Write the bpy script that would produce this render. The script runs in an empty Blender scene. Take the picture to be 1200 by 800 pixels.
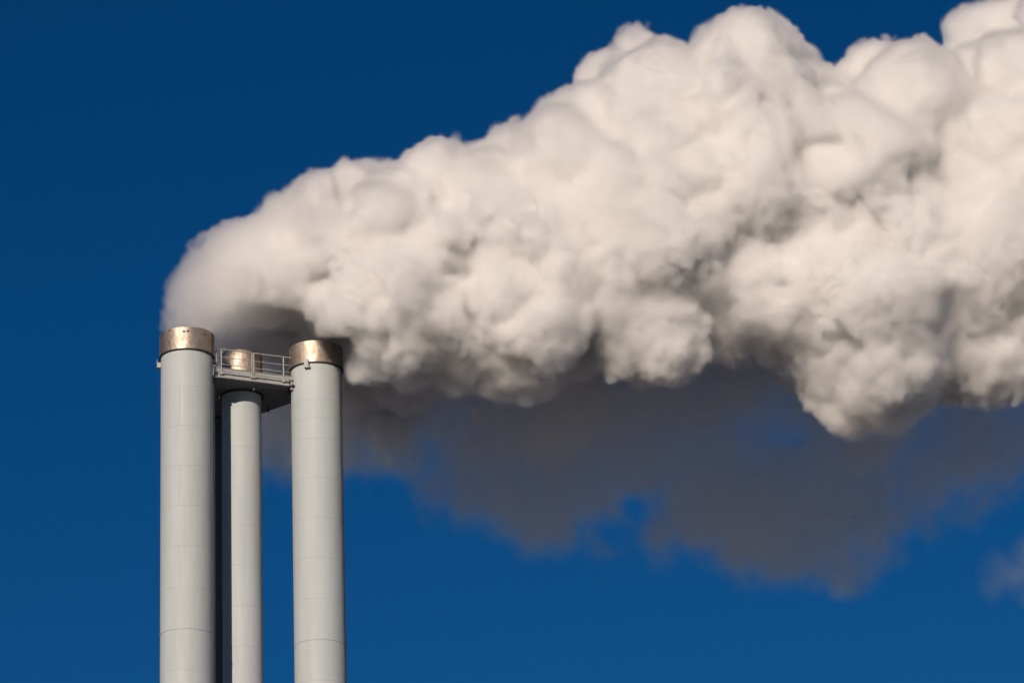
import bpy, bmesh, math, random
import numpy as np
from mathutils import Vector, Matrix

S = bpy.context.scene
COL = S.collection

# ------------------------------------------------------------------ camera
PITCH = math.radians(22.0)
F = 4000.0                       # focal length in pixels of a 1200 wide frame
CAM_Z = 1.7
SY = 134.5                       # distance of the front left stack
cam_d = bpy.data.cameras.new('camera')
cam = bpy.data.objects.new('camera', cam_d)
COL.objects.link(cam)
cam.location = (0, 0, CAM_Z)
cam.rotation_euler = (math.radians(90) + PITCH, 0, 0)
cam_d.sensor_width = 36.0
cam_d.lens = 36.0 * F / 1200.0
ROW = 393.5                      # picture row that the camera's axis meets
cam_d.shift_x = (600 - 219) / 1200.0
cam_d.shift_y = (ROW - 400) / 1200.0
cam_d.clip_end = 20000
S.camera = cam

# ------------------------------------------------------------------ sky, sun, exposure
SUN_EL = math.radians(19.0)
SUN_AZ = math.radians(23.0)      # the sun stands behind the camera, this far to its left
sun_dir = Vector((-math.sin(SUN_AZ) * math.cos(SUN_EL), -math.cos(SUN_AZ) * math.cos(SUN_EL), math.sin(SUN_EL)))
W = bpy.data.worlds.new('World')
S.world = W
W.use_nodes = True
nt = W.node_tree
bg = nt.nodes['Background']
sky = nt.nodes.new('ShaderNodeTexSky')
sky.sky_type = 'NISHITA'
sky.sun_disc = False
sky.sun_elevation = SUN_EL
sky.sun_rotation = math.atan2(sun_dir.x, sun_dir.y)
sky.altitude = 2500
sky.air_density = 1.0
sky.dust_density = 0.0
sky.ozone_density = 6.0
hs = nt.nodes.new('ShaderNodeHueSaturation')
hs.inputs['Saturation'].default_value = 1.19
hs.inputs['Value'].default_value = 0.73
nt.links.new(sky.outputs['Color'], hs.inputs['Color'])
nt.links.new(hs.outputs['Color'], bg.inputs['Color'])
bg.inputs['Strength'].default_value = 0.06
sl = bpy.data.lights.new('sun', 'SUN')
sl.energy = 4.8
sl.angle = math.radians(0.5)
sl.color = (1.0, 0.825, 0.665)
so = bpy.data.objects.new('sun', sl)
COL.objects.link(so)
so.rotation_euler = sun_dir.to_track_quat('Z', 'Y').to_euler()
so.location = (0, 0, 200)
S.view_settings.view_transform = 'Standard'
S.view_settings.look = 'None'
S.view_settings.exposure = 0.0
S.view_settings.gamma = 1.0
S.view_settings.use_curve_mapping = False
cy = S.cycles
cy.max_bounces = 40
cy.diffuse_bounces = 12
cy.glossy_bounces = 3
cy.volume_bounces = 18
cy.transparent_max_bounces = 64
cy.volume_step_rate = 4.0
cy.volume_max_steps = 256
cy.use_denoising = True
cy.use_adaptive_sampling = True
cy.adaptive_threshold = 0.06
cy.adaptive_min_samples = 20

# ------------------------------------------------------------------ helpers
def link(o, parent=None):
    COL.objects.link(o)
    if parent is not None:
        o.parent = parent
    return o

def tag(o, label=None, cat=None, group=None, kind=None):
    if label: o['label'] = label
    if cat: o['category'] = cat
    if group: o['group'] = group
    if kind: o['kind'] = kind
    return o

#STRUCT_BEGIN
# ------------------------------------------------------------------ materials
def ramp_noise(nt, scale, detail, lo, hi, coord, rough=0.6):
    tx = nt.nodes.new('ShaderNodeTexNoise'); tx.inputs['Scale'].default_value = scale; tx.inputs['Detail'].default_value = detail
    tx.inputs['Roughness'].default_value = rough
    nt.links.new(coord, tx.inputs['Vector'])
    mr = nt.nodes.new('ShaderNodeMapRange'); mr.inputs['From Min'].default_value = 0.3; mr.inputs['From Max'].default_value = 0.7
    mr.inputs['To Min'].default_value = lo; mr.inputs['To Max'].default_value = hi
    nt.links.new(tx.outputs['Fac'], mr.inputs['Value'])
    return mr.outputs['Result']

def stretched(nt, sx, sy, sz):
    tc = nt.nodes.new('ShaderNodeTexCoord'); mp = nt.nodes.new('ShaderNodeMapping')
    mp.inputs['Scale'].default_value = (sx, sy, sz)
    nt.links.new(tc.outputs['Object'], mp.inputs['Vector'])
    return mp.outputs['Vector']

def metal_mat(name, base, rough, metallic=0.0, var=0.06, streak=(3, 3, 0.25), scale=1.0, spec=0.5, bump=0.0):
    m = bpy.data.materials.new(name); m.use_nodes = True
    nt = m.node_tree; p = nt.nodes['Principled BSDF']
    p.inputs['Metallic'].default_value = metallic
    p.inputs['Specular IOR Level'].default_value = spec
    v = stretched(nt, *streak)
    f = ramp_noise(nt, scale, 5, 1 - var, 1 + var, v)
    f2 = ramp_noise(nt, scale * 0.33, 3, 1 - var * 0.6, 1 + var * 0.6, v)
    mul = nt.nodes.new('ShaderNodeMath'); mul.operation = 'MULTIPLY'
    nt.links.new(f, mul.inputs[0]); nt.links.new(f2, mul.inputs[1])
    sc = nt.nodes.new('ShaderNodeVectorMath'); sc.operation = 'SCALE'; sc.inputs[0].default_value = base
    nt.links.new(mul.outputs[0], sc.inputs['Scale'])
    nt.links.new(sc.outputs[0], p.inputs['Base Color'])
    r = ramp_noise(nt, scale * 1.7, 4, rough * 0.85, rough * 1.2, v)
    nt.links.new(r, p.inputs['Roughness'])
    if bump:
        b = nt.nodes.new('ShaderNodeBump'); b.inputs['Strength'].default_value = bump; b.inputs['Distance'].default_value = 0.05
        h = ramp_noise(nt, 2.2, 3, 0, 1, stretched(nt, 1, 1, 0.6))
        nt.links.new(h, b.inputs['Height']); nt.links.new(b.outputs[0], p.inputs['Normal'])
    return m

M = {}
def sheet_mat(name, step, z0, first, vertical):
    """painted sheet cladding: overlapping courses with fine dark joints"""
    m = metal_mat(name, (0.36, 0.40, 0.42), 0.60, var=0.05, streak=(2.2, 2.2, 0.22), spec=0.3)
    nt = m.node_tree; p = nt.nodes['Principled BSDF']
    base = p.inputs['Base Color'].links[0].from_socket
    tc = nt.nodes.new('ShaderNodeTexCoord'); sep = nt.nodes.new('ShaderNodeSeparateXYZ')
    nt.links.new(tc.outputs['Object'], sep.inputs[0])
    def mt(op, x, y=None, z=None):
        n_ = nt.nodes.new('ShaderNodeMath'); n_.operation = op
        for k, q in enumerate((x, y, z)):
            if q is None: continue
            if isinstance(q, (int, float)): n_.inputs[k].default_value = q
            else: nt.links.new(q, n_.inputs[k])
        return n_.outputs[0]
    u = mt('DIVIDE', mt('SUBTRACT', sep.outputs['Z'], z0), step)
    course = mt('FLOOR', u)
    line = mt('LESS_THAN', mt('ABSOLUTE', mt('SUBTRACT', mt('FRACT', mt('ADD', u, 0.5)), 0.5)), 0.0095 / step)
    for z in first:
        line = mt('MAXIMUM', line, mt('LESS_THAN', mt('ABSOLUTE', mt('SUBTRACT', sep.outputs['Z'], z)), 0.0095))
    angle = mt('ARCTAN2', sep.outputs['Y'], sep.outputs['X'])
    if vertical:
        odd = mt('MODULO', mt('ABSOLUTE', course), 2.0)
        vl = mt('LESS_THAN', mt('ABSOLUTE', mt('ADD', angle, math.radians(106))), 0.0085)
        line = mt('MAXIMUM', line, mt('MULTIPLY', vl, odd))
        # the other courses lap the opposite way
        vl2 = mt('LESS_THAN', mt('ABSOLUTE', mt('ADD', angle, math.radians(-20))), 0.0085)
        line = mt('MAXIMUM', line, mt('MULTIPLY', vl2, mt('SUBTRACT', 1.0, odd)))
    broken = ramp_noise(nt, 3.0, 3, 0.35, 1.0, stretched(nt, 1, 1, 1))
    # each course of sheet has its own slight tone
    wn = nt.nodes.new('ShaderNodeTexWhiteNoise'); wn.noise_dimensions = '1D'
    nt.links.new(course, wn.inputs['W'])
    tone = mt('ADD', mt('MULTIPLY', wn.outputs['Value'], 0.05), 0.975)
    dark = mt('SUBTRACT', 1.0, mt('MULTIPLY', mt('MULTIPLY', line, broken), 0.27))
    sc = nt.nodes.new('ShaderNodeVectorMath'); sc.operation = 'SCALE'
    nt.links.new(base, sc.inputs[0]); nt.links.new(mt('MULTIPLY', dark, tone), sc.inputs['Scale'])
    nt.links.new(sc.outputs[0], p.inputs['Base Color'])
    # the sheets are not perfectly round
    bp = nt.nodes.new('ShaderNodeBump'); bp.inputs['Strength'].default_value = 0.25; bp.inputs['Distance'].default_value = 0.03
    nt.links.new(ramp_noise(nt, 1.1, 2, 0, 1, stretched(nt, 1, 1, 0.5)), bp.inputs['Height'])
    nt.links.new(bp.outputs[0], p.inputs['Normal'])
    return m

def bronze_mat(name, flecks):
    m = metal_mat(name, (0.37, 0.315, 0.268), 0.56, metallic=1.0, var=0.13, streak=(2.0, 2.0, 1.3), scale=1.7, bump=0.30)
    nt = m.node_tree; p = nt.nodes['Principled BSDF']
    base = p.inputs['Base Color'].links[0].from_socket
    tc = nt.nodes.new('ShaderNodeTexCoord'); sep = nt.nodes.new('ShaderNodeSeparateXYZ')
    nt.links.new(tc.outputs['Object'], sep.inputs[0])
    f = ramp_noise(nt, 7.0, 3, 0.0, 1.0, stretched(nt, 1, 1, 1), 0.5)
    gt = nt.nodes.new('ShaderNodeMapRange'); gt.inputs['From Min'].default_value = 0.80; gt.inputs['From Max'].default_value = 0.86
    nt.links.new(f, gt.inputs['Value'])
    hi = nt.nodes.new('ShaderNodeMapRange'); hi.inputs['From Min'].default_value = 55.68; hi.inputs['From Max'].default_value = 55.74
    nt.links.new(sep.outputs['Z'], hi.inputs['Value'])
    mu = nt.nodes.new('ShaderNodeMath'); mu.operation = 'MULTIPLY'
    nt.links.new(gt.outputs[0], mu.inputs[0]); nt.links.new(hi.outputs[0], mu.inputs[1])
    m2 = nt.nodes.new('ShaderNodeMath'); m2.operation = 'MULTIPLY'; m2.inputs[1].default_value = flecks
    nt.links.new(mu.outputs[0], m2.inputs[0])
    mx = nt.nodes.new('ShaderNodeMix'); mx.data_type = 'RGBA'
    nt.links.new(m2.outputs[0], mx.inputs['Factor']); nt.links.new(base, mx.inputs['A']); mx.inputs['B'].default_value = (0.03, 0.05, 0.09, 1)
    nt.links.new(mx.outputs['Result'], p.inputs['Base Color'])
    return m

M = {}
M['paint'] = metal_mat('grey_paint', (0.36, 0.40, 0.42), 0.60, var=0.04, spec=0.3)
M['shaded_grey'] = metal_mat('shaded_grey_paint', (0.10, 0.115, 0.13), 0.6, var=0.05, spec=0.3)  # rear chimney's grey, darkened to paint in the shade it stands in
M['bronze'] = bronze_mat('tarnished_steel', 0.35)
M['bronze_worn'] = bronze_mat('worn_tarnished_steel', 0.95)
M['dark'] = metal_mat('black_rubber_and_shade', (0.02, 0.02, 0.022), 0.7)  # also colours the painted shade line under each cap
M['inner'] = metal_mat('sooty_steel', (0.10, 0.08, 0.07), 0.7)
M['galv'] = metal_mat('galvanised_steel', (0.285, 0.295, 0.295), 0.5, var=0.1, scale=3)
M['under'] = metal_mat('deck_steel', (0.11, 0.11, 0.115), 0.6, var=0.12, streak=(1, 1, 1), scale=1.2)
M['white'] = metal_mat('white_enamel', (0.70, 0.69, 0.66), 0.4)

# ------------------------------------------------------------------ mesh helpers
def finish(name, bm, mat, parent=None, smooth=None):
    me = bpy.data.meshes.new(name)
    bmesh.ops.recalc_face_normals(bm, faces=bm.faces[:])
    if smooth is not None:
        for f in bm.faces: f.smooth = True
        for e in bm.edges:
            if len(e.link_faces) == 2 and e.calc_face_angle(0) > smooth: e.smooth = False
    bm.to_mesh(me); bm.free()
    me.materials.append(mat)
    return link(bpy.data.objects.new(name, me), parent)

def lathe(bm, prof, seg=128, cx=0, cy=0, closed=True):
    """turn a closed (r, z) outline round the axis"""
    rings = [[bm.verts.new((cx + r * math.cos(2 * math.pi * k / seg), cy + r * math.sin(2 * math.pi * k / seg), z)) for k in range(seg)] for r, z in prof]
    n = len(rings)
    for i in range(n if closed else n - 1):
        a, b = rings[i], rings[(i + 1) % n]
        for k in range(seg):
            bm.faces.new((a[k], a[(k + 1) % seg], b[(k + 1) % seg], b[k]))

def box(bm, c, size, mat3=None, bevel=0.0):
    r = bmesh.ops.create_cube(bm, size=1.0)
    vs = r['verts']
    bmesh.ops.scale(bm, vec=size, verts=vs)
    if bevel:
        es = list({e for v in vs for e in v.link_edges})
        rb = bmesh.ops.bevel(bm, geom=es, offset=bevel, segments=2, affect='EDGES', profile=0.5)
        vs = list({v for f in rb['faces'] for v in f.verts} | {v for v in vs if v.is_valid})
    if mat3 is not None: bmesh.ops.rotate(bm, cent=(0, 0, 0), matrix=mat3, verts=vs)
    bmesh.ops.translate(bm, vec=c, verts=vs)

def bar(bm, a, b, r, seg=10):
    a, b = Vector(a), Vector(b)
    d = b - a
    res = bmesh.ops.create_cone(bm, cap_ends=True, segments=seg, radius1=r, radius2=r, depth=d.length)
    q = Vector((0, 0, 1)).rotation_difference(d.normalized())
    bmesh.ops.rotate(bm, cent=(0, 0, 0), matrix=q.to_matrix(), verts=res['verts'])
    bmesh.ops.translate(bm, vec=(a + b) / 2, verts=res['verts'])

def empty(name, loc):
    o = bpy.data.objects.new(name, None); o.location = loc
    o.empty_display_size = 0.5
    return link(o)

# ------------------------------------------------------------------ ground
bm = bmesh.new()
R = [0, 60, 200, 800, 3000, 9000]
lathe(bm, [(r, 0) for r in R[1:]], 96, closed=False)
ring = [v for v in bm.verts if abs(math.hypot(v.co.x, v.co.y) - 60) < 0.01]
bm.faces.new(sorted(ring, key=lambda v: math.atan2(v.co.y, v.co.x)))
gm = bpy.data.materials.new('dry_ground'); gm.use_nodes = True
gn = gm.node_tree; gp = gn.nodes['Principled BSDF']; gp.inputs['Roughness'].default_value = 0.95
v = stretched(gn, 1, 1, 1)
sc_ = gn.nodes.new('ShaderNodeVectorMath'); sc_.operation = 'SCALE'; sc_.inputs[0].default_value = (0.125, 0.125, 0.135)
gn.links.new(ramp_noise(gn, 0.05, 8, 0.75, 1.25, v), sc_.inputs['Scale']); gn.links.new(sc_.outputs[0], gp.inputs['Base Color'])
g = finish('ground', bm, gm); g['kind'] = 'structure'

# ------------------------------------------------------------------ chimneys
TOP = 56.0
CAP_H = 0.97
def chimney(x, y, r, label, sheet, flange_z, lugs=(), conduit=None, cap_mat='bronze'):
    root = empty('chimney', (x, y, 0))
    tag(root, label, 'chimney', 'chimneys of the cluster')
    # hollow shaft
    bm = bmesh.new()
    lathe(bm, [(r, 0), (r, TOP - CAP_H + 0.05), (r - 0.05, TOP - CAP_H + 0.05), (r - 0.05, 0)])
    finish('shaft', bm, sheet, root, 0.6)
    for z in flange_z:
        bm = bmesh.new()
        lathe(bm, [(r - 0.004, z - 0.032), (r + 0.016, z - 0.032), (r + 0.016, z + 0.032), (r - 0.004, z + 0.032)])
        finish('joint_flange', bm, M['paint'], root, 0.6)
    # cap: a wider open sleeve of stainless sheet
    bm = bmesh.new()
    ro = r + 0.065
    lathe(bm, [(ro, TOP - CAP_H), (ro, TOP - 0.012), (ro - 0.012, TOP), (ro - 0.05, TOP), (ro - 0.055, TOP - 0.012), (ro - 0.055, TOP - CAP_H)])
    cap = finish('cap', bm, M[cap_mat], root, 0.5)
    bm = bmesh.new()                                      # black ring that draws in the shade line under the sleeve
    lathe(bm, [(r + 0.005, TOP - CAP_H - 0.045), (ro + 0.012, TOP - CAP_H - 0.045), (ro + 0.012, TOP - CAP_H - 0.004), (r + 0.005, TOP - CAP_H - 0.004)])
    finish('shade_ring', bm, M['dark'], cap, 0.5)
    bm = bmesh.new()                                      # lap where the sleeve's sheet closes
    a = math.radians(-32); mt = Matrix.Rotation(a, 3, 'Z')
    box(bm, (ro * math.cos(a), ro * math.sin(a), TOP - CAP_H / 2), (0.010, 0.06, CAP_H - 0.03), mt)
    finish('lap_strip', bm, M[cap_mat], cap)
    for a, z in lugs:
        bm = bmesh.new()
        a = math.radians(a); mt = Matrix.Rotation(a, 3, 'Z')
        def at(dr, dt, dz): return (mt @ Vector((r + dr, dt, 0))) + Vector((0, 0, z + dz))
        box(bm, at(0.07, 0, 0.0), (0.15, 0.17, 0.20), mt, 0.01)
        box(bm, at(0.155, 0, 0.05), (0.025, 0.20, 0.34), mt, 0.006)
        box(bm, at(0.075, 0.02, -0.13), (0.16, 0.26, 0.05), mt, 0.006)
        finish('lifting_lug', bm, M['galv'], root)
    if conduit is not None:
        a = math.radians(conduit)
        cx_, cy_ = (r + 0.06) * math.cos(a), (r + 0.06) * math.sin(a)
        bm = bmesh.new()
        bar(bm, (cx_, cy_, 0), (cx_, cy_, 53.8), 0.045, 16)
        finish('conduit', bm, M['galv'], root, 0.6)
    return root

chimney(0.0, SY, 1.105, 'leftmost pale grey chimney with a tarnished metal cap, the nearest one of the cluster', sheet_mat('front_sheet', 1.76, 53.35, (), True), [42.79, 30.47, 18.15],
        lugs=((180, 54.70), (0, 54.95)), conduit=14, cap_mat='bronze_worn')
chimney(5.53, SY + 1.5, 1.085, 'full width pale grey chimney right of the railed platform, small lug on its front', sheet_mat('right_sheet', 1.76, 53.35, (52.5,), False), [42.79, 30.47, 18.15],
        lugs=((-112, 54.90), (60, 54.90)))
chimney(2.34, SY + 2.3, 0.85, 'slimmer pale grey chimney passing up through the platform behind the railing, half in shadow', sheet_mat('slim_sheet', 1.76, 51.6, (), False), [])
chimney(1.22, SY + 5.6, 0.85, 'dark fully shaded chimney in the narrow gap between the leftmost chimney and the slim one', M['shaded_grey'], [])

# ------------------------------------------------------------------ platform between the chimney tops
UZ = 54.16                                     # underside
A = Vector((1.30, SY + 0.05, 0)); B = Vector((4.32, SY + 1.08, 0))
FD = (B - A).normalized(); FN = Vector((FD.y, -FD.x, 0))       # along the front edge, and out towards the camera
pl = empty('service_platform', (2.6, SY + 2.6, UZ))
tag(pl, 'grey steel service platform with a railing joining the chimney tops below their caps', 'platform')
def P_(obj):                                   # meshes are built in world space, then hung on the platform
    obj.location = -pl.location
    obj.parent = pl
    return obj
def prism(bm, pts, z0, z1):
    lo = [bm.verts.new((p[0], p[1], z0)) for p in pts]; hi = [bm.verts.new((p[0], p[1], z1)) for p in pts]
    bm.faces.new(lo[::-1]); bm.faces.new(hi)
    for i in range(len(pts)):
        j = (i + 1) % len(pts)
        bm.faces.new((lo[i], lo[j], hi[j], hi[i]))
deck = [(A.x - 0.9, A.y - 0.31), (A.x, A.y), (B.x, B.y), (5.0, SY + 1.35), (5.3, SY + 2.1), (4.40, SY + 3.17), (3.22, SY + 4.37), (1.55, SY + 6.05), (0.2, SY + 6.6), (-0.5, SY + 5.0), (-0.6, SY + 0.6)]
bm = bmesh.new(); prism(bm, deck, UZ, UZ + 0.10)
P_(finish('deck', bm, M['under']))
bm = bmesh.new()                               # rib under the deck
p, q = Vector((3.15, SY + 1.45, UZ - 0.012)), Vector((4.45, SY + 1.75, UZ - 0.012))
d = q - p
box(bm, (p + q) / 2, (d.length, 0.025, 0.02), Matrix.Rotation(math.atan2(d.y, d.x), 3, 'Z'))
P_(finish('deck_rib', bm, M['under']))
# fascia along the front: lower angle, web, upper angle, toe board
ang = math.atan2(FD.y, FD.x); RZ = Matrix.Rotation(ang, 3, 'Z')
def along(s, out, z): return A + FD * s + FN * out + Vector((0, 0, z))
LEN = (B - A).length
def beam(bm, s0, s1, out, z0, z1, t): box(bm, along((s0 + s1) / 2, out, (z0 + z1) / 2), (s1 - s0, t, z1 - z0), RZ)
bm = bmesh.new()
beam(bm, 0, LEN, 0.06, UZ - 0.02, UZ + 0.10, 0.06)
beam(bm, 0.02, LEN - 0.02, 0.115, UZ - 0.02, UZ + 0.015, 0.05)
beam(bm, 0.03, LEN - 0.03, 0.0225, UZ + 0.102, UZ + 0.26, 0.015)
beam(bm, 0, LEN, 0.07, UZ + 0.19, UZ + 0.265, 0.05)
P_(finish('fascia_beam', bm, M['galv']))
bm = bmesh.new()
beam(bm, -0.02, LEN + 0.05, 0.085, UZ + 0.285, UZ + 0.43, 0.012)
beam(bm, -0.02, LEN + 0.05, 0.105, UZ + 0.415, UZ + 0.435, 0.03)
P_(finish('toe_board', bm, M['galv']))
# railing
RT = 55.43
for s in (0.12, 1.50, 1.585, 2.93):
    bm = bmesh.new()
    box(bm, along(s, 0.125, (RT + UZ + 0.12) / 2), (0.045, 0.045, RT - UZ - 0.12), RZ, 0.004)
    box(bm, along(s, 0.125, UZ + 0.17), (0.13, 0.09, 0.12), RZ, 0.006)
    P_(finish('railing_post', bm, M['galv']))
for z, r in ((RT, 0.024), (RT - 0.36, 0.016), (RT - 0.68, 0.016)):
    for s0, s1 in ((0.10, 1.51), (1.575, LEN + 0.10)):
        bm = bmesh.new()
        bar(bm, along(s0, 0.125, z), along(s1, 0.125, z), r)
        P_(finish('rail', bm, M['galv']))
    bm = bmesh.new()                                      # return of the railing towards the left chimney
    bar(bm, along(0.02, 0.02, z), (1.17, SY + 0.42, z), r)
    P_(finish('rail', bm, M['galv']))
# dark collars round the chimneys where they pass the deck
def collar(x, y, r, a0, a1):
    bm = bmesh.new()
    n_ = 72
    prof = [(r + 0.004, UZ - 0.06), (r + 0.115, UZ - 0.06), (r + 0.115, UZ - 0.003), (r + 0.004, UZ - 0.003)]
    rings = []
    for k in range(n_ + 1):
        a = math.radians(a0 + (a1 - a0) * k / n_)
        rings.append([bm.verts.new((x + q * math.cos(a), y + q * math.sin(a), z)) for q, z in prof])
    for k in range(n_):
        for i in range(4):
            j = (i + 1) % 4
            bm.faces.new((rings[k][i], rings[k + 1][i], rings[k + 1][j], rings[k][j]))
    bm.faces.new(rings[0]); bm.faces.new(rings[-1][::-1])
    P_(finish('collar', bm, M['dark'], None, 0.5))
collar(0, SY, 1.115, -6, 110)
collar(5.53, SY + 1.5, 1.095, 80, 212)
collar(2.34, SY + 2.3, 0.85, -89.9, 270)
collar(1.22, SY + 5.6, 0.85, -89.9, 270)
# end brackets by the two outer chimneys
bm = bmesh.new()
box(bm, along(LEN + 0.16, 0.06, UZ + 0.32), (0.26, 0.20, 0.16), RZ, 0.01)
box(bm, along(LEN + 0.20, 0.08, UZ + 0.02), (0.30, 0.26, 0.05), RZ, 0.008)
box(bm, along(LEN + 0.12, 0.02, UZ + 0.14), (0.05, 0.16, 0.24), RZ)
box(bm, along(LEN + 0.28, 0.02, UZ + 0.14), (0.05, 0.12, 0.24), RZ)
box(bm, along(LEN + 0.20, 0.05, UZ - 0.09), (0.22, 0.14, 0.14), RZ, 0.01)
bar(bm, along(LEN + 0.34, 0.14, UZ + 0.03), along(LEN + 0.42, 0.14, UZ + 0.34), 0.018)
P_(finish('end_bracket', bm, M['galv']))
bm = bmesh.new()
box(bm, (1.26, SY + 0.42, UZ + 0.24), (0.22, 0.30, 0.26), None, 0.01)
box(bm, (1.19, SY + 0.36, UZ + 0.48), (0.08, 0.16, 0.22), None, 0.01)
box(bm, (1.40, SY + 0.33, UZ + 0.27), (0.05, 0.40, 0.38))
P_(finish('end_bracket', bm, M['galv']))
# two small lamps below the deck and a hook near its rear edge
for px_, py_, y_, r in ((297.2, 452.3, SY + 1.05, 0.05), (257.2, 463.5, SY + 2.1, 0.035)):
    bm = bmesh.new()
    a_, b_ = (px_ - 219) / F, (ROW - py_) / F
    t_ = y_ / (math.cos(PITCH) - b_ * math.sin(PITCH))
    X = a_ * t_
    lathe(bm, [(0.012, UZ - 0.002), (0.012, UZ - 0.07), (r, UZ - 0.08), (r * 1.05, UZ - 0.16), (r * 0.5, UZ - 0.19), (0.004, UZ - 0.19), (0.004, UZ - 0.002)], 20, X, y_)
    P_(finish('lamp', bm, M['white'], None, 0.6))
bm = bmesh.new()
bar(bm, (3.52, SY + 3.62, UZ - 0.005), (3.52, SY + 3.62, UZ - 0.22), 0.035)
P_(finish('hook', bm, M['dark']))

#STRUCT_END
#PLUME_BEGIN
# ------------------------------------------------------------------ steam plume
TOP = 56.0
rng = np.random.default_rng(7)
CT, ST = math.cos(PITCH), math.sin(PITCH)

def world_at(px, py, yoff):
    """the point that stands yoff metres behind the front stack along the sight line through a pixel"""
    a = (px - 219) / F
    b = (ROW - py) / F
    # ray = forward + a*right + b*up ; forward=(0,CT,ST) up=(0,-ST,CT)
    ry = CT - b * ST
    rz = ST + b * CT
    t = (SY + yoff) / ry
    return np.array([a * t, SY + yoff, CAM_Z + rz * t])

VOX = 0.10
BW = 0.17                        # thickness of the shaded rear against the lit billows
# feature size, height, warp, seed, which mask
BILLOWS = [(4.2, 0.52, 1.0, 11, 0), (2.1, 0.36, 0.8, 12, 1), (1.0, 0.19, 0.5, 13, 1), (0.5, 0.13, 0.3, 14, 2)]
DOMES = [(2.7, 0.44, 1.0, 21, 1), (1.25, 0.30, 0.6, 22, 2), (0.6, 0.17, 0.35, 23, 2), (0.33, 0.08, 0.2, 24, 0)]
mod_of = [lambda a, b: 1.0, lambda a, b: a, lambda a, b: b]
LO = np.array([-2.5, SY - 8.5, TOP - 11.0])
HI = np.array([41.0, SY + 18.0, TOP + 18.5])
N = np.ceil((HI - LO) / VOX).astype(int) + 1
HI = LO + (N - 1) * VOX
ax = [ (LO[i] + np.arange(N[i]) * VOX).astype(np.float32) for i in range(3)]
print('grid', N, N.prod() / 1e6)

def cubic_matrix(n_out, pos):
    """rows of Catmull-Rom / B-spline weights to sample a lattice at the given positions"""
    i = np.floor(pos).astype(int)
    f = pos - i
    m = np.zeros((n_out, i.max() + 4), np.float32)
    w = [(1 - f) ** 3 / 6, (3 * f ** 3 - 6 * f ** 2 + 4) / 6, (-3 * f ** 3 + 3 * f ** 2 + 3 * f + 1) / 6, f ** 3 / 6]
    r = np.arange(n_out)
    for k in range(4):
        m[r, i + k] += w[k]
    return m

def lattice_noise(scale, stretch=(1, 1, 1)):
    """smooth value noise of the given feature size on the whole grid, about -1..1"""
    ms = []
    for k in range(3):
        p = (ax[k] - LO[k]) / (scale * stretch[k]) + 0.37
        ms.append(cubic_matrix(N[k], p))
    lat = rng.uniform(-1, 1, [m.shape[1] for m in ms]).astype(np.float32)
    t = np.tensordot(ms[0], lat, (1, 0))
    t = np.tensordot(t, ms[1], (1, 1))        # x,z,y
    t = np.tensordot(t, ms[2], (1, 1))        # x,y,z
    return t * 2.2

def smin(a, b, k):
    h = np.maximum(k - np.abs(a - b), 0) / k
    return np.minimum(a, b) - h * h * k * 0.25

def splat(field, c, r, k, squash=(1, 1, 1), pad=2.0):
    """smooth union of an ellipsoid into a distance field, inside its own box only"""
    e = np.array(squash) * r
    i0 = np.clip(np.floor((c - e - pad - LO) / VOX).astype(int), 0, N)
    i1 = np.clip(np.ceil((c + e + pad - LO) / VOX).astype(int) + 1, 0, N)
    if (i1 <= i0).any(): return
    X = ax[0][i0[0]:i1[0], None, None]; Y = ax[1][None, i0[1]:i1[1], None]; Z = ax[2][None, None, i0[2]:i1[2]]
    d = np.sqrt(((X - c[0]) / squash[0]) ** 2 + ((Y - c[1]) / squash[1]) ** 2 + ((Z - c[2]) / squash[2]) ** 2) - r
    d *= min(squash)
    s = (slice(i0[0], i1[0]), slice(i0[1], i1[1]), slice(i0[2], i1[2]))
    field[s] = smin(field[s], d, k)

def interp(px, pts):
    return np.interp(px, [p[0] for p in pts], [p[1] for p in pts])

# outlines read off the photograph: crest, foot of the lit billows
CREST = [(192, 362), (215, 325), (250, 293), (300, 262), (330, 232), (365, 200), (420, 184), (505, 172), (560, 165), (620, 142), (660, 110),
         (700, 85), (745, 45), (800, 60), (850, 28), (890, 16), (935, 40), (960, 70), (1010, 48), (1060, 45), (1110, 70), (1150, 40), (1200, 5), (1320, -20)]
FOOT = [(192, 372), (250, 365), (300, 362), (340, 368), (400, 398), (440, 432), (480, 455), (560, 458), (640, 455), (700, 445), (800, 427), (870, 406), (930, 412), (962, 446), (1000, 490),
        (1030, 505), (1080, 470), (1140, 455), (1200, 455), (1320, 480)]
PXM = 27.4

dA = np.full(N, 9.0, np.float32)
def drift(px): return 0.10 * (px - 219) / PXM
# trunk of the plume
for px in np.arange(236, 1330, 22):
    c, f = interp(px, CREST), interp(px, FOOT)
    h = (f - c) / 2
    r = 0.62 * h / PXM
    for j in range(3):
        py = c + h * (0.84 + 0.40 * j / 2) + rng.normal(0, 4)
        y = drift(px) + rng.normal(0, 0.25) * r + (j - 1) * -0.3 * r
        splat(dA, world_at(px, py, y), r * rng.uniform(0.9, 1.1), 1.2, (1.0, 1.0, 1.0))
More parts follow.
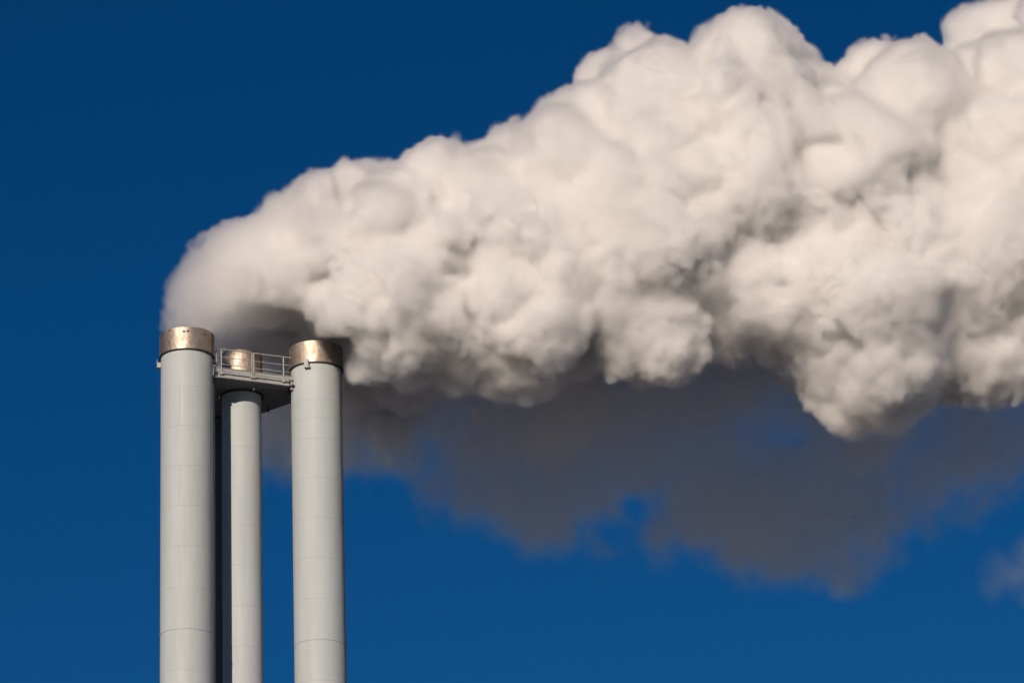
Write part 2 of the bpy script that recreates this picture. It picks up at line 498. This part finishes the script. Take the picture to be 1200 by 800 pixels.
# billows on the trunk: image position, radius in pixels, how far towards (-) or away from the camera
def billow(px, py, rpx, yo, k=0.5, sq=(1, 1, 1)):
    splat(dA, world_at(px, py, drift(px) + yo), rpx / PXM, k, sq)
def crest_billows():
    px = 215.0
    while px < 1320:
        c, f = interp(px, CREST), interp(px, FOOT)
        h = f - c
        r = np.clip(h * rng.uniform(0.10, 0.22), 9, 62 if px < 680 else 34)
        c += 0 if px < 680 else 12
        slope = (interp(px + 15, CREST) - interp(px - 15, CREST)) / 30
        n = math.sqrt(1 + slope * slope)
        billow(px - slope / n * -r * 1.0 * -1, c + r / 1.0 * 1.02 * 1, r, rng.uniform(-0.15, 0.5) * h / PXM * 0.5)
        px += r * rng.uniform(0.6, 1.0)
        if 925 < px < 985: px = 985
crest_billows()
for k in range(420):                      # the camera's side, and the far side too
    px = rng.uniform(215, 1320)
    c, f = interp(px, CREST), interp(px, FOOT)
    v = rng.uniform(0.12, 0.93)
    h = (f - c)
    r = np.clip(h * rng.uniform(0.07, 0.2), 8, 75)
    py = c + h * v
    py = min(max(py, c + r), f - r * 0.8)
    side = -1 if rng.random() < 0.75 else 1
    bulge = math.sqrt(max(0.02, 1 - (2 * (py - c) / h - 1) ** 2))
    y = side * (0.30 * h / PXM * 1.45 * bulge) * rng.uniform(0.8, 1.08) - (0.5 - v) * 0.0
    billow(px, py, r, y, 0.35)
# named lobes of the photograph
for px, py, r, y in [(768, 84, 50, 0), (735, 112, 44, .3), (888, 72, 57, 0), (905, 50, 34, .4), (850, 105, 50, -.6), (700, 130, 40, .5), (1030, 100, 56, .5), (1085, 105, 52, 0),
                     (1165, 40, 60, 3), (1215, 20, 60, 2), (1150, 105, 60, 1.5), (1012, 455, 50, -4.6), (1036, 480, 36, -4.6), (1060, 440, 46, -4.4), (1010, 420, 50, -2.5), (1080, 420, 50, -2.4), (1060, 390, 60, -3), (1140, 420, 46, -2),
                     (1175, 430, 40, -2), (430, 425, 26, -1.5), (480, 435, 24, -1.6), (530, 425, 36, -2), (590, 425, 34, -2.2), (640, 420, 36, -2), (680, 405, 40, -2.2),
                     (750, 190, 70, -3.5), (840, 260, 70, -4.2), (900, 330, 60, -4), (670, 280, 75, -4), (560, 300, 60, -3.5), (460, 300, 55, -2.8), (960, 220, 75, -4), (1150, 300, 90, -4.5)]:
    billow(px, py, r, y, 0.35)
# the jets leaving the caps and bending over with the wind: image position, radius in pixels, distance behind the front chimney
STACKS = [(0.0, SY, 1.05), (5.53, SY + 1.5, 1.04), (2.34, SY + 2.3, 0.80), (1.22, SY + 5.6, 0.80)]
JETS = [
    [(219, 388, 24, 0), (219, 372, 25, 0), (220, 356, 27, 0), (226, 340, 31, 0.1), (238, 328, 36, 0.2), (256, 318, 42, 0.3), (280, 308, 48, 0.4), (310, 298, 54, 0.5), (345, 290, 60, 0.6)],
    [(368, 405, 24, 1.5), (371, 390, 25, 1.5), (378, 374, 28, 1.5), (390, 360, 34, 1.5), (408, 352, 42, 1.4), (432, 350, 50, 1.3), (462, 352, 58, 1.1), (500, 356, 64, 0.8)],
    [(282, 416, 18, 2.55), (283, 404, 19, 2.6), (288, 392, 22, 2.7), (298, 382, 27, 2.9), (314, 374, 32, 3.1), (336, 368, 38, 3.3), (364, 362, 44, 3.4), (400, 360, 50, 3.4)],
    [(262, 404, 26, 3.4), (284, 398, 30, 3.6), (310, 396, 32, 4.0), (336, 400, 34, 4.4), (364, 410, 38, 4.8), (396, 424, 44, 5.2), (436, 436, 50, 5.4), (480, 440, 54, 5.6)],
    [(244, 358, 26, 0.3), (266, 358, 28, 0.5), (292, 360, 30, 0.8), (320, 362, 30, 1.0), (346, 370, 27, 1.3)],
    [(240, 374, 20, 1.3), (258, 380, 24, 1.7), (280, 384, 28, 2.2), (304, 384, 30, 2.6), (330, 384, 32, 2.8)],
    [(300, 436, 26, 7.2), (330, 446, 32, 7.6), (366, 460, 36, 8.0), (404, 474, 40, 8.2), (450, 480, 44, 8.4)],
    [(252, 446, 18, 5.6), (254, 434, 20, 5.7), (262, 422, 24, 5.9), (276, 414, 28, 6.2), (296, 408, 34, 6.5), (322, 404, 40, 6.8), (354, 402, 46, 7.0), (392, 402, 52, 7.0), (440, 404, 56, 7.0)],
]
for jet in JETS:
    for px, py, r, yo in jet:
        splat(dA, world_at(px, py, yo), r / PXM, 0.35)
# ---- cauliflower detail near the surface
def worley(P, s, seed):
    T = 32
    tab = np.random.default_rng(seed).uniform(0.1, 0.9, (T, T, T, 3)).astype(np.float32)
    q = P / np.float32(s)
    b = np.floor(q).astype(np.int32)
    f = q - b
    best = np.full(len(P), 9.0, np.float32)
    for i in (-1, 0, 1):
        for j in (-1, 0, 1):
            for k in (-1, 0, 1):
                o = tab[(b[:, 0] + i) % T, (b[:, 1] + j) % T, (b[:, 2] + k) % T]
                d = (o[:, 0] + i - f[:, 0]) ** 2 + (o[:, 1] + j - f[:, 1]) ** 2 + (o[:, 2] + k - f[:, 2]) ** 2
                np.minimum(best, d, out=best)
    return best                                            # squared distance in cells

def perlin(P, s, seed):
    T = 64
    g = np.random.default_rng(seed).normal(size=(T, T, T, 3)).astype(np.float32)
    g /= np.linalg.norm(g, axis=3, keepdims=True)
    q = P / np.float32(s)
    b = np.floor(q).astype(np.int32)
    f = q - b
    u = f * f * f * (f * (f * 6 - 15) + 10)
    r = np.zeros(len(P), np.float32)
    for i in (0, 1):
        wi = u[:, 0] if i else 1 - u[:, 0]
        for j in (0, 1):
            wj = wi * (u[:, 1] if j else 1 - u[:, 1])
            for k in (0, 1):
                o = g[(b[:, 0] + i) % T, (b[:, 1] + j) % T, (b[:, 2] + k) % T]
                r += wj * (u[:, 2] if k else 1 - u[:, 2]) * (o[:, 0] * (f[:, 0] - i) + o[:, 1] * (f[:, 1] - j) + o[:, 2] * (f[:, 2] - k))
    return r * 1.5

import time
t0 = time.time()
from concurrent.futures import ThreadPoolExecutor
def rough_points(P, dd, strength, seed):
    warp = np.stack([perlin(P, 2.2, seed + 50 + k) for k in range(3)], 1)
    calm = np.clip(0.6 + 1.2 * perlin(P, 5.5, seed + 60), 0.1, 1.2)
    calm2 = np.clip(0.6 + 1.2 * perlin(P, 3.2, seed + 61), 0.1, 1.2)
    grow = np.clip((P[:, 0] + 5.5) / 13.0, 0.42, 1.0)          # puffs are smaller near the stacks
    for s, amp, wrp, sd, mod in BILLOWS:
        b_ = np.sqrt(perlin(P + warp * np.float32(wrp), s, sd + seed) ** 2 + 0.008)
        g = np.minimum(1, grow * 2.6 / s) if s < 2 else grow
        dd -= strength * amp * g * mod_of[mod](calm, calm2) * (b_ * 2.0 - 0.6)
    for s, amp, wrp, sd, mod in DOMES:
        h = 0.75 - np.clip(worley(P + warp * np.float32(wrp), s, sd + seed), 0, 1.1) * 1.5
        g = grow if s > 2 else np.minimum(1, grow * (1.7 if s > 1 else 2.8))
        dd -= strength * amp * g * mod_of[mod](calm, calm2) * h
    fine = perlin(P, 0.42, 77 + seed)
    fine2 = perlin(P, 0.9, 78 + seed)
    dd += 0.10 * fine + 0.08 * fine2
    return dd, np.clip(0.20 + 0.40 * (1 - calm2) + 0.26 * fine + 0.25 * fine2, 0.12, 0.9) * np.clip(grow * 1.25, 0.32, 1)

def roughen(d, strength, reach, seed):
    """push billows out of a smooth distance field; gives back the softness of the skin too"""
    idx = np.flatnonzero((d < reach) & (d > -reach - 0.6))
    I, J, K = np.unravel_index(idx, N)
    P = np.stack([ax[0][I], ax[1][J], ax[2][K]], 1)
    dd = d.ravel()[idx]
    cuts = np.array_split(np.arange(len(idx)), max(4, len(idx) // 150000))
    with ThreadPoolExecutor(4) as ex:
        res = list(ex.map(lambda c: rough_points(P[c], dd[c], strength, seed), cuts))
    d.ravel()[idx] = np.concatenate([r[0] for r in res])
    soft = np.full(N, 0.5, np.float32)
    soft.ravel()[idx] = np.concatenate([r[1] for r in res])
    return soft
soft = roughen(dA, 1.0, 1.7, 0)
print('detail', time.time() - t0)
# nothing spreads over the chimney tops and the platform: below the rims steam keeps clear of them
def seg_dist(X, Y, a, b):
    ux, uy = b[0] - a[0], b[1] - a[1]
    t = np.clip(((X - a[0]) * ux + (Y - a[1]) * uy) / (ux * ux + uy * uy), 0, 1)
    return np.hypot(X - a[0] - t * ux, Y - a[1] - t * uy)
GX, GY = ax[0][:, None], ax[1][None, :]
near = np.full((N[0], N[1]), 99.0, np.float32)
axes = [(0.0, SY), (5.53, SY + 1.5), (2.34, SY + 2.3), (1.22, SY + 5.6)]
for i, j, w_ in ((0, 1, 1.25), (0, 2, 1.25), (1, 2, 1.25), (2, 3, 1.25), (0, 3, 1.25)):
    near = np.minimum(near, seg_dist(GX, GY, axes[i], axes[j]) - w_)
mouth = np.full((N[0], N[1]), 9.0, np.float32)
for sx, sy, r in STACKS:
    mouth = np.minimum(mouth, np.hypot(GX - sx, GY - sy) - r)
block = np.minimum((TOP + 0.03 - ax[2])[None, None, :], np.minimum(-near, mouth)[:, :, None]).astype(np.float32)
# the wind keeps the sunny side of the chimneys free
ragged = 0.5 * lattice_noise(1.6) + 0.25 * lattice_noise(0.7)
front = np.minimum((TOP + 0.12 - 0.40 * np.clip(SY + 0.35 - ax[1], 0, 9))[None, :, None] - ax[2][None, None, :], np.minimum(6.60 + np.clip(ragged + 0.1, 0, 1.0) - ax[0][:, None, None], (SY + 1.2 - ax[1])[None, :, None]))
block = np.maximum(block, front.astype(np.float32))
del ragged, front
dA = np.maximum(dA, block)

# ---- the shaded rear of the plume: softer, thinner
dB = np.full(N, 9.0, np.float32)
UNDER = [(265, 480), (310, 515), (340, 525), (400, 553), (460, 552), (540, 545), (590, 585), (640, 618), (680, 596), (728, 575), (755, 640), (830, 640), (900, 655), (1000, 652), (1060, 616), (1110, 580), (1200, 545), (1320, 540)]
for px in np.arange(262, 1330, 17):
    f, u = interp(px, FOOT) - (75 if px > 420 else -15), interp(px, UNDER)
    for j in range(5):
        v = (j + rng.uniform(0.0, 1.0)) / 5
        r = max(14, (u - f) * rng.uniform(0.17, 0.27))
        py = f + (u - f) * v
        py = min(py, u - r * 0.75)
        splat(dB, world_at(px, py, drift(px) + max(1.5, 6.0 - (px - 262) / 30) + (px - 219) / 800 * 3 + (3.0 + 4.5 * min(1, (px - 262) / 300)) * v + rng.normal(0, 0.5)), r / PXM, 0.8, (1.15, 1.0, 0.9))
for px in np.arange(400, 1330, 20):        # close under the lit billows
    splat(dB, world_at(px, interp(px, FOOT) + rng.uniform(-25, 30), drift(px) + rng.uniform(2.5, 5.0)), rng.uniform(26, 40) / PXM, 0.8)
for px, py, r, yo in [(500, 470, 40, 5), (525, 492, 38, 5.5), (548, 510, 34, 6), (480, 500, 34, 6), (590, 500, 40, 6), (650, 500, 44, 6)]:
    splat(dB, world_at(px, py, yo), r / PXM, 0.8)
def carve(field, px, py, rpx):
    for yo in np.arange(-2.0, 17.0, 0.6):                     # a gap torn right through the veil
        c = world_at(px, py, yo); r = rpx / PXM
        i0 = np.clip(np.floor((c - r - 1 - LO) / VOX).astype(int), 0, N); i1 = np.clip(np.ceil((c + r + 1 - LO) / VOX).astype(int) + 1, 0, N)
        if (i1 <= i0).any(): continue
        q = np.sqrt((ax[0][i0[0]:i1[0], None, None] - c[0]) ** 2 + (ax[1][None, i0[1]:i1[1], None] - c[1]) ** 2 + (ax[2][None, None, i0[2]:i1[2]] - c[2]) ** 2)
        sl = (slice(i0[0], i1[0]), slice(i0[1], i1[1]), slice(i0[2], i1[2]))
        field[sl] = np.maximum(field[sl], r - q)
for px, py, r in [(738, 594, 20), (712, 628, 34), (470, 585, 30), (505, 575, 16), (590, 615, 22), (560, 590, 14), (880, 680, 26), (940, 690, 22), (1075, 640, 30), (1140, 590, 26), (425, 528, 10)]:
    carve(dB, px, py, r)
softB = roughen(dB, 1.0, 1.9, 200)
dB = np.maximum(dB, block)
er = 0.9 * lattice_noise(2.6, (1.2, 1, 0.8)) + 0.45 * lattice_noise(1.1) + 0.32 * lattice_noise(0.5) + 0.5 * lattice_noise(0.9, (0.7, 1.0, 2.4))
dens = np.clip(-dA / soft, 0, 1) ** 1.15
dens *= np.clip(1.0 - (-dA - 0.8) / 1.2 * 0.82, 0.18, 1.0)      # middle hollowed out so more sunlight gets through to the shaded rear
# thinner where it has just left the caps
dens *= np.clip(0.22 + (ax[0] - 0.6) / 7.0, 0.22, 1.0)[:, None, None]
rearward = (0.40 + 0.30 * np.clip((16 - ax[0]) / 8, 0, 1))[:, None, None]
back = -dB + rearward + 1.25 * er
dens = np.maximum(dens, np.clip((-dB + rearward + 1.25 * er) / (1.7 + softB), 0, 1) ** 1.9 * BW)
core = np.minimum(dA + (0.35 + 0.3 * np.clip(1 - (ax[0] - 1.0) / 6.0, 0, 1))[:, None, None], 1.25 - back)
core = np.maximum(core, (ax[0] - HI[0] + 2.2)[:, None, None]).astype(np.float32)
del softB, dB, back
# puff that has torn loose at the right
dC = np.full(N, 9.0, np.float32)
for px, py, r in [(1170, 655, 16), (1168, 686, 13), (1190, 675, 22), (1212, 640, 26), (1202, 702, 16)]:
    splat(dC, world_at(px, py, 4.0), 1.1 * r / PXM, 0.6)
for px, py, r in [(1120, 45, 26), (1150, 20, 34), (1185, 5, 40), (1215, 30, 50), (1175, 50, 40)]:      # thin veil over the far crest
    splat(dC, world_at(px, py, 9), r / PXM, 0.6)
dens = np.maximum(dens, np.clip((-dC + 0.1 + 0.6 * er) / 1.3, 0, 1) ** 1.5 * 0.10)
# fade out before the far end of the box
fx = np.clip((HI[0] - 0.5 - ax[0]) / 2.0, 0, 1)[:, None, None]
dens *= fx
dens[0] = dens[-1] = 0; dens[:, 0] = dens[:, -1] = 0; dens[:, :, 0] = 0; dens[:, :, -1] = 0
dens = dens.astype(np.float32)
print('density', time.time() - t0)

def surface_nets(f, iso, lo=None, vox=None):
    """closed quad surface of f < iso"""
    g = f - iso
    g[0] = g[-1] = 1; g[:, 0] = g[:, -1] = 1; g[:, :, 0] = 1; g[:, :, -1] = 1
    ins = g < 0
    c = ins[:-1, :-1, :-1].astype(np.int8)
    cnt = np.zeros([n - 1 for n in g.shape], np.int8)
    for a in (0, 1):
        for b in (0, 1):
            for d in (0, 1):
                cnt += ins[a:a + g.shape[0] - 1, b:b + g.shape[1] - 1, d:d + g.shape[2] - 1]
    act = (cnt > 0) & (cnt < 8)
    cells = np.argwhere(act)
    vid = np.full(act.shape, -1, np.int32)
    vid[act] = np.arange(len(cells))
    acc = np.zeros((len(cells), 3)); num = np.zeros(len(cells))
    cor = [(a, b, d) for a in (0, 1) for b in (0, 1) for d in (0, 1)]
    val = {q: g[cells[:, 0] + q[0], cells[:, 1] + q[1], cells[:, 2] + q[2]] for q in cor}
    for p in cor:
        for k in range(3):
            if p[k] == 0:
                q = list(p); q[k] = 1; q = tuple(q)
                va, vb = val[p], val[q]
                x = (va < 0) != (vb < 0)
                t = np.where(x, va / np.where(va - vb == 0, 1, va - vb), 0)
                pt = np.tile(np.array(p, float), (len(cells), 1)); pt[:, k] += t
                acc[x] += pt[x]; num[x] += 1
    verts = (LO if lo is None else lo) + (cells + acc / num[:, None]) * (vox or VOX)
    faces = []
    for k in range(3):
        sl0 = [slice(1, -1)] * 3; sl1 = [slice(1, -1)] * 3
        sl0[k] = slice(0, -1); sl1[k] = slice(1, None)
        a, b = ins[tuple(sl0)], ins[tuple(sl1)]
        e = np.argwhere(a != b)
        fl = a[tuple(e.T)]
        off = [1, 1, 1]; off[k] = 0
        e = e + np.array(off)
        u, v = [(1, 2), (2, 0), (0, 1)][k]
        def cell(du, dv):
            q = e.copy(); q[:, u] += du; q[:, v] += dv
            return vid[tuple(q.T)]
        qd = np.stack([cell(-1, -1), cell(0, -1), cell(0, 0), cell(-1, 0)], 1)
        qd[~fl] = qd[~fl][:, ::-1]
        faces.append(qd)
    return verts, np.concatenate(faces)

def mesh_from(name, verts, quads, smooth=True):
    me = bpy.data.meshes.new(name)
    me.vertices.add(len(verts)); me.vertices.foreach_set('co', verts.astype(np.float32).ravel())
    me.loops.add(quads.size); me.loops.foreach_set('vertex_index', quads.astype(np.int32).ravel())
    me.polygons.add(len(quads)); me.polygons.foreach_set('loop_start', np.arange(0, quads.size, 4, dtype=np.int32))
    me.polygons.foreach_set('use_smooth', np.full(len(quads), smooth))
    me.update(calc_edges=True)
    return me

k3 = 3                                                   # the skin only needs the broad shape
n3_ = (N // k3)
core = core[:n3_[0] * k3, :n3_[1] * k3, :n3_[2] * k3].reshape(n3_[0], k3, n3_[1], k3, n3_[2], k3).mean(axis=(1, 3, 5))
v, q = surface_nets(core, 0.0, LO + VOX * (k3 - 1) / 2, VOX * k3)
print('core', len(v), len(q), time.time() - t0)
core_m = bpy.data.materials.new('steam_core'); core_m.use_nodes = True
cn = core_m.node_tree; cn.nodes.clear()
co_ = cn.nodes.new('ShaderNodeOutputMaterial'); df = cn.nodes.new('ShaderNodeBsdfDiffuse'); tp = cn.nodes.new('ShaderNodeBsdfTransparent'); mxs = cn.nodes.new('ShaderNodeMixShader')
df.inputs['Color'].default_value = (0.97, 0.97, 0.97, 1)
mxs.inputs[0].default_value = 0.07                       # nearly see-through outline surface; the vapour volume makes the visible steam
cn.links.new(tp.outputs[0], mxs.inputs[1]); cn.links.new(df.outputs[0], mxs.inputs[2]); cn.links.new(mxs.outputs[0], co_.inputs['Surface'])
cme = mesh_from('steam_plume', v, q)
cme.materials.append(core_m)
plume = link(bpy.data.objects.new('steam_plume', cme))
tag(plume, 'thick white steam plume drifting to the right from the three chimney tops', 'steam plume')

vol_m = bpy.data.materials.new('steam_vapour'); vol_m.use_nodes = True
n = vol_m.node_tree.nodes; n.clear()
out = n.new('ShaderNodeOutputMaterial'); sc = n.new('ShaderNodeVolumeScatter'); at = n.new('ShaderNodeAttribute'); mu = n.new('ShaderNodeMath')
at.attribute_name = 'density'; mu.operation = 'MULTIPLY'; mu.inputs[1].default_value = 6.5
sc.inputs['Color'].default_value = (0.996, 0.996, 0.996, 1); sc.inputs['Anisotropy'].default_value = 0.58
L = vol_m.node_tree.links
L.new(at.outputs['Fac'], mu.inputs[0]); L.new(mu.outputs[0], sc.inputs['Density']); L.new(sc.outputs[0], out.inputs['Volume'])

def vapour_object(name, dens, parent):
    me = bpy.data.meshes.new(name)
    me.vertices.add(dens.size)
    a = me.attributes.new('vapour', 'FLOAT', 'POINT')
    a.data.foreach_set('value', dens.ravel())
    me.materials.append(vol_m)
    o = link(bpy.data.objects.new(name, me), parent)
    g = bpy.data.node_groups.new('vapour_grid', 'GeometryNodeTree')
    g.interface.new_socket('Geometry', in_out='INPUT', socket_type='NodeSocketGeometry')
    g.interface.new_socket('Geometry', in_out='OUTPUT', socket_type='NodeSocketGeometry')
    nn, ll = g.nodes, g.links
    gi = nn.new('NodeGroupInput'); go = nn.new('NodeGroupOutput')
    pos = nn.new('GeometryNodeInputPosition')
    sub = nn.new('ShaderNodeVectorMath'); sub.operation = 'SUBTRACT'; sub.inputs[1].default_value = tuple(LO)
    scl = nn.new('ShaderNodeVectorMath'); scl.operation = 'SCALE'; scl.inputs['Scale'].default_value = 1.0 / VOX
    sep = nn.new('ShaderNodeSeparateXYZ')
    ll.new(pos.outputs[0], sub.inputs[0]); ll.new(sub.outputs[0], scl.inputs[0]); ll.new(scl.outputs[0], sep.inputs[0])
    ints = []
    for k in range(3):
        fi = nn.new('FunctionNodeFloatToInt'); fi.rounding_mode = 'ROUND'
        ll.new(sep.outputs[k], fi.inputs[0]); ints.append(fi.outputs[0])
    def im(op, x, y):
        m = nn.new('FunctionNodeIntegerMath'); m.operation = op
        for s_, val in ((0, x), (1, y)):
            if isinstance(val, int): m.inputs[s_].default_value = val
            else: ll.new(val, m.inputs[s_])
        return m.outputs[0]
    ix = im('ADD', im('MULTIPLY', im('ADD', im('MULTIPLY', ints[0], int(N[1])), ints[1]), int(N[2])), ints[2])
    na = nn.new('GeometryNodeInputNamedAttribute'); na.data_type = 'FLOAT'; na.inputs['Name'].default_value = 'vapour'
    si = nn.new('GeometryNodeSampleIndex'); si.data_type = 'FLOAT'; si.domain = 'POINT'
    ll.new(gi.outputs[0], si.inputs['Geometry']); ll.new(na.outputs[0], si.inputs['Value']); ll.new(ix, si.inputs['Index'])
    vc = nn.new('GeometryNodeVolumeCube')
    ll.new(si.outputs[0], vc.inputs['Density'])
    vc.inputs['Min'].default_value = tuple(LO); vc.inputs['Max'].default_value = tuple(HI)
    for k, nm in enumerate(('Resolution X', 'Resolution Y', 'Resolution Z')): vc.inputs[nm].default_value = int(N[k])
    sm = nn.new('GeometryNodeSetMaterial'); sm.inputs['Material'].default_value = vol_m
    ll.new(vc.outputs[0], sm.inputs['Geometry']); ll.new(sm.outputs[0], go.inputs[0])
    md = o.modifiers.new('vapour_grid', 'NODES'); md.node_group = g
    return o
vap = vapour_object('vapour', dens, plume)
print('vapour', time.time() - t0)
#PLUME_END
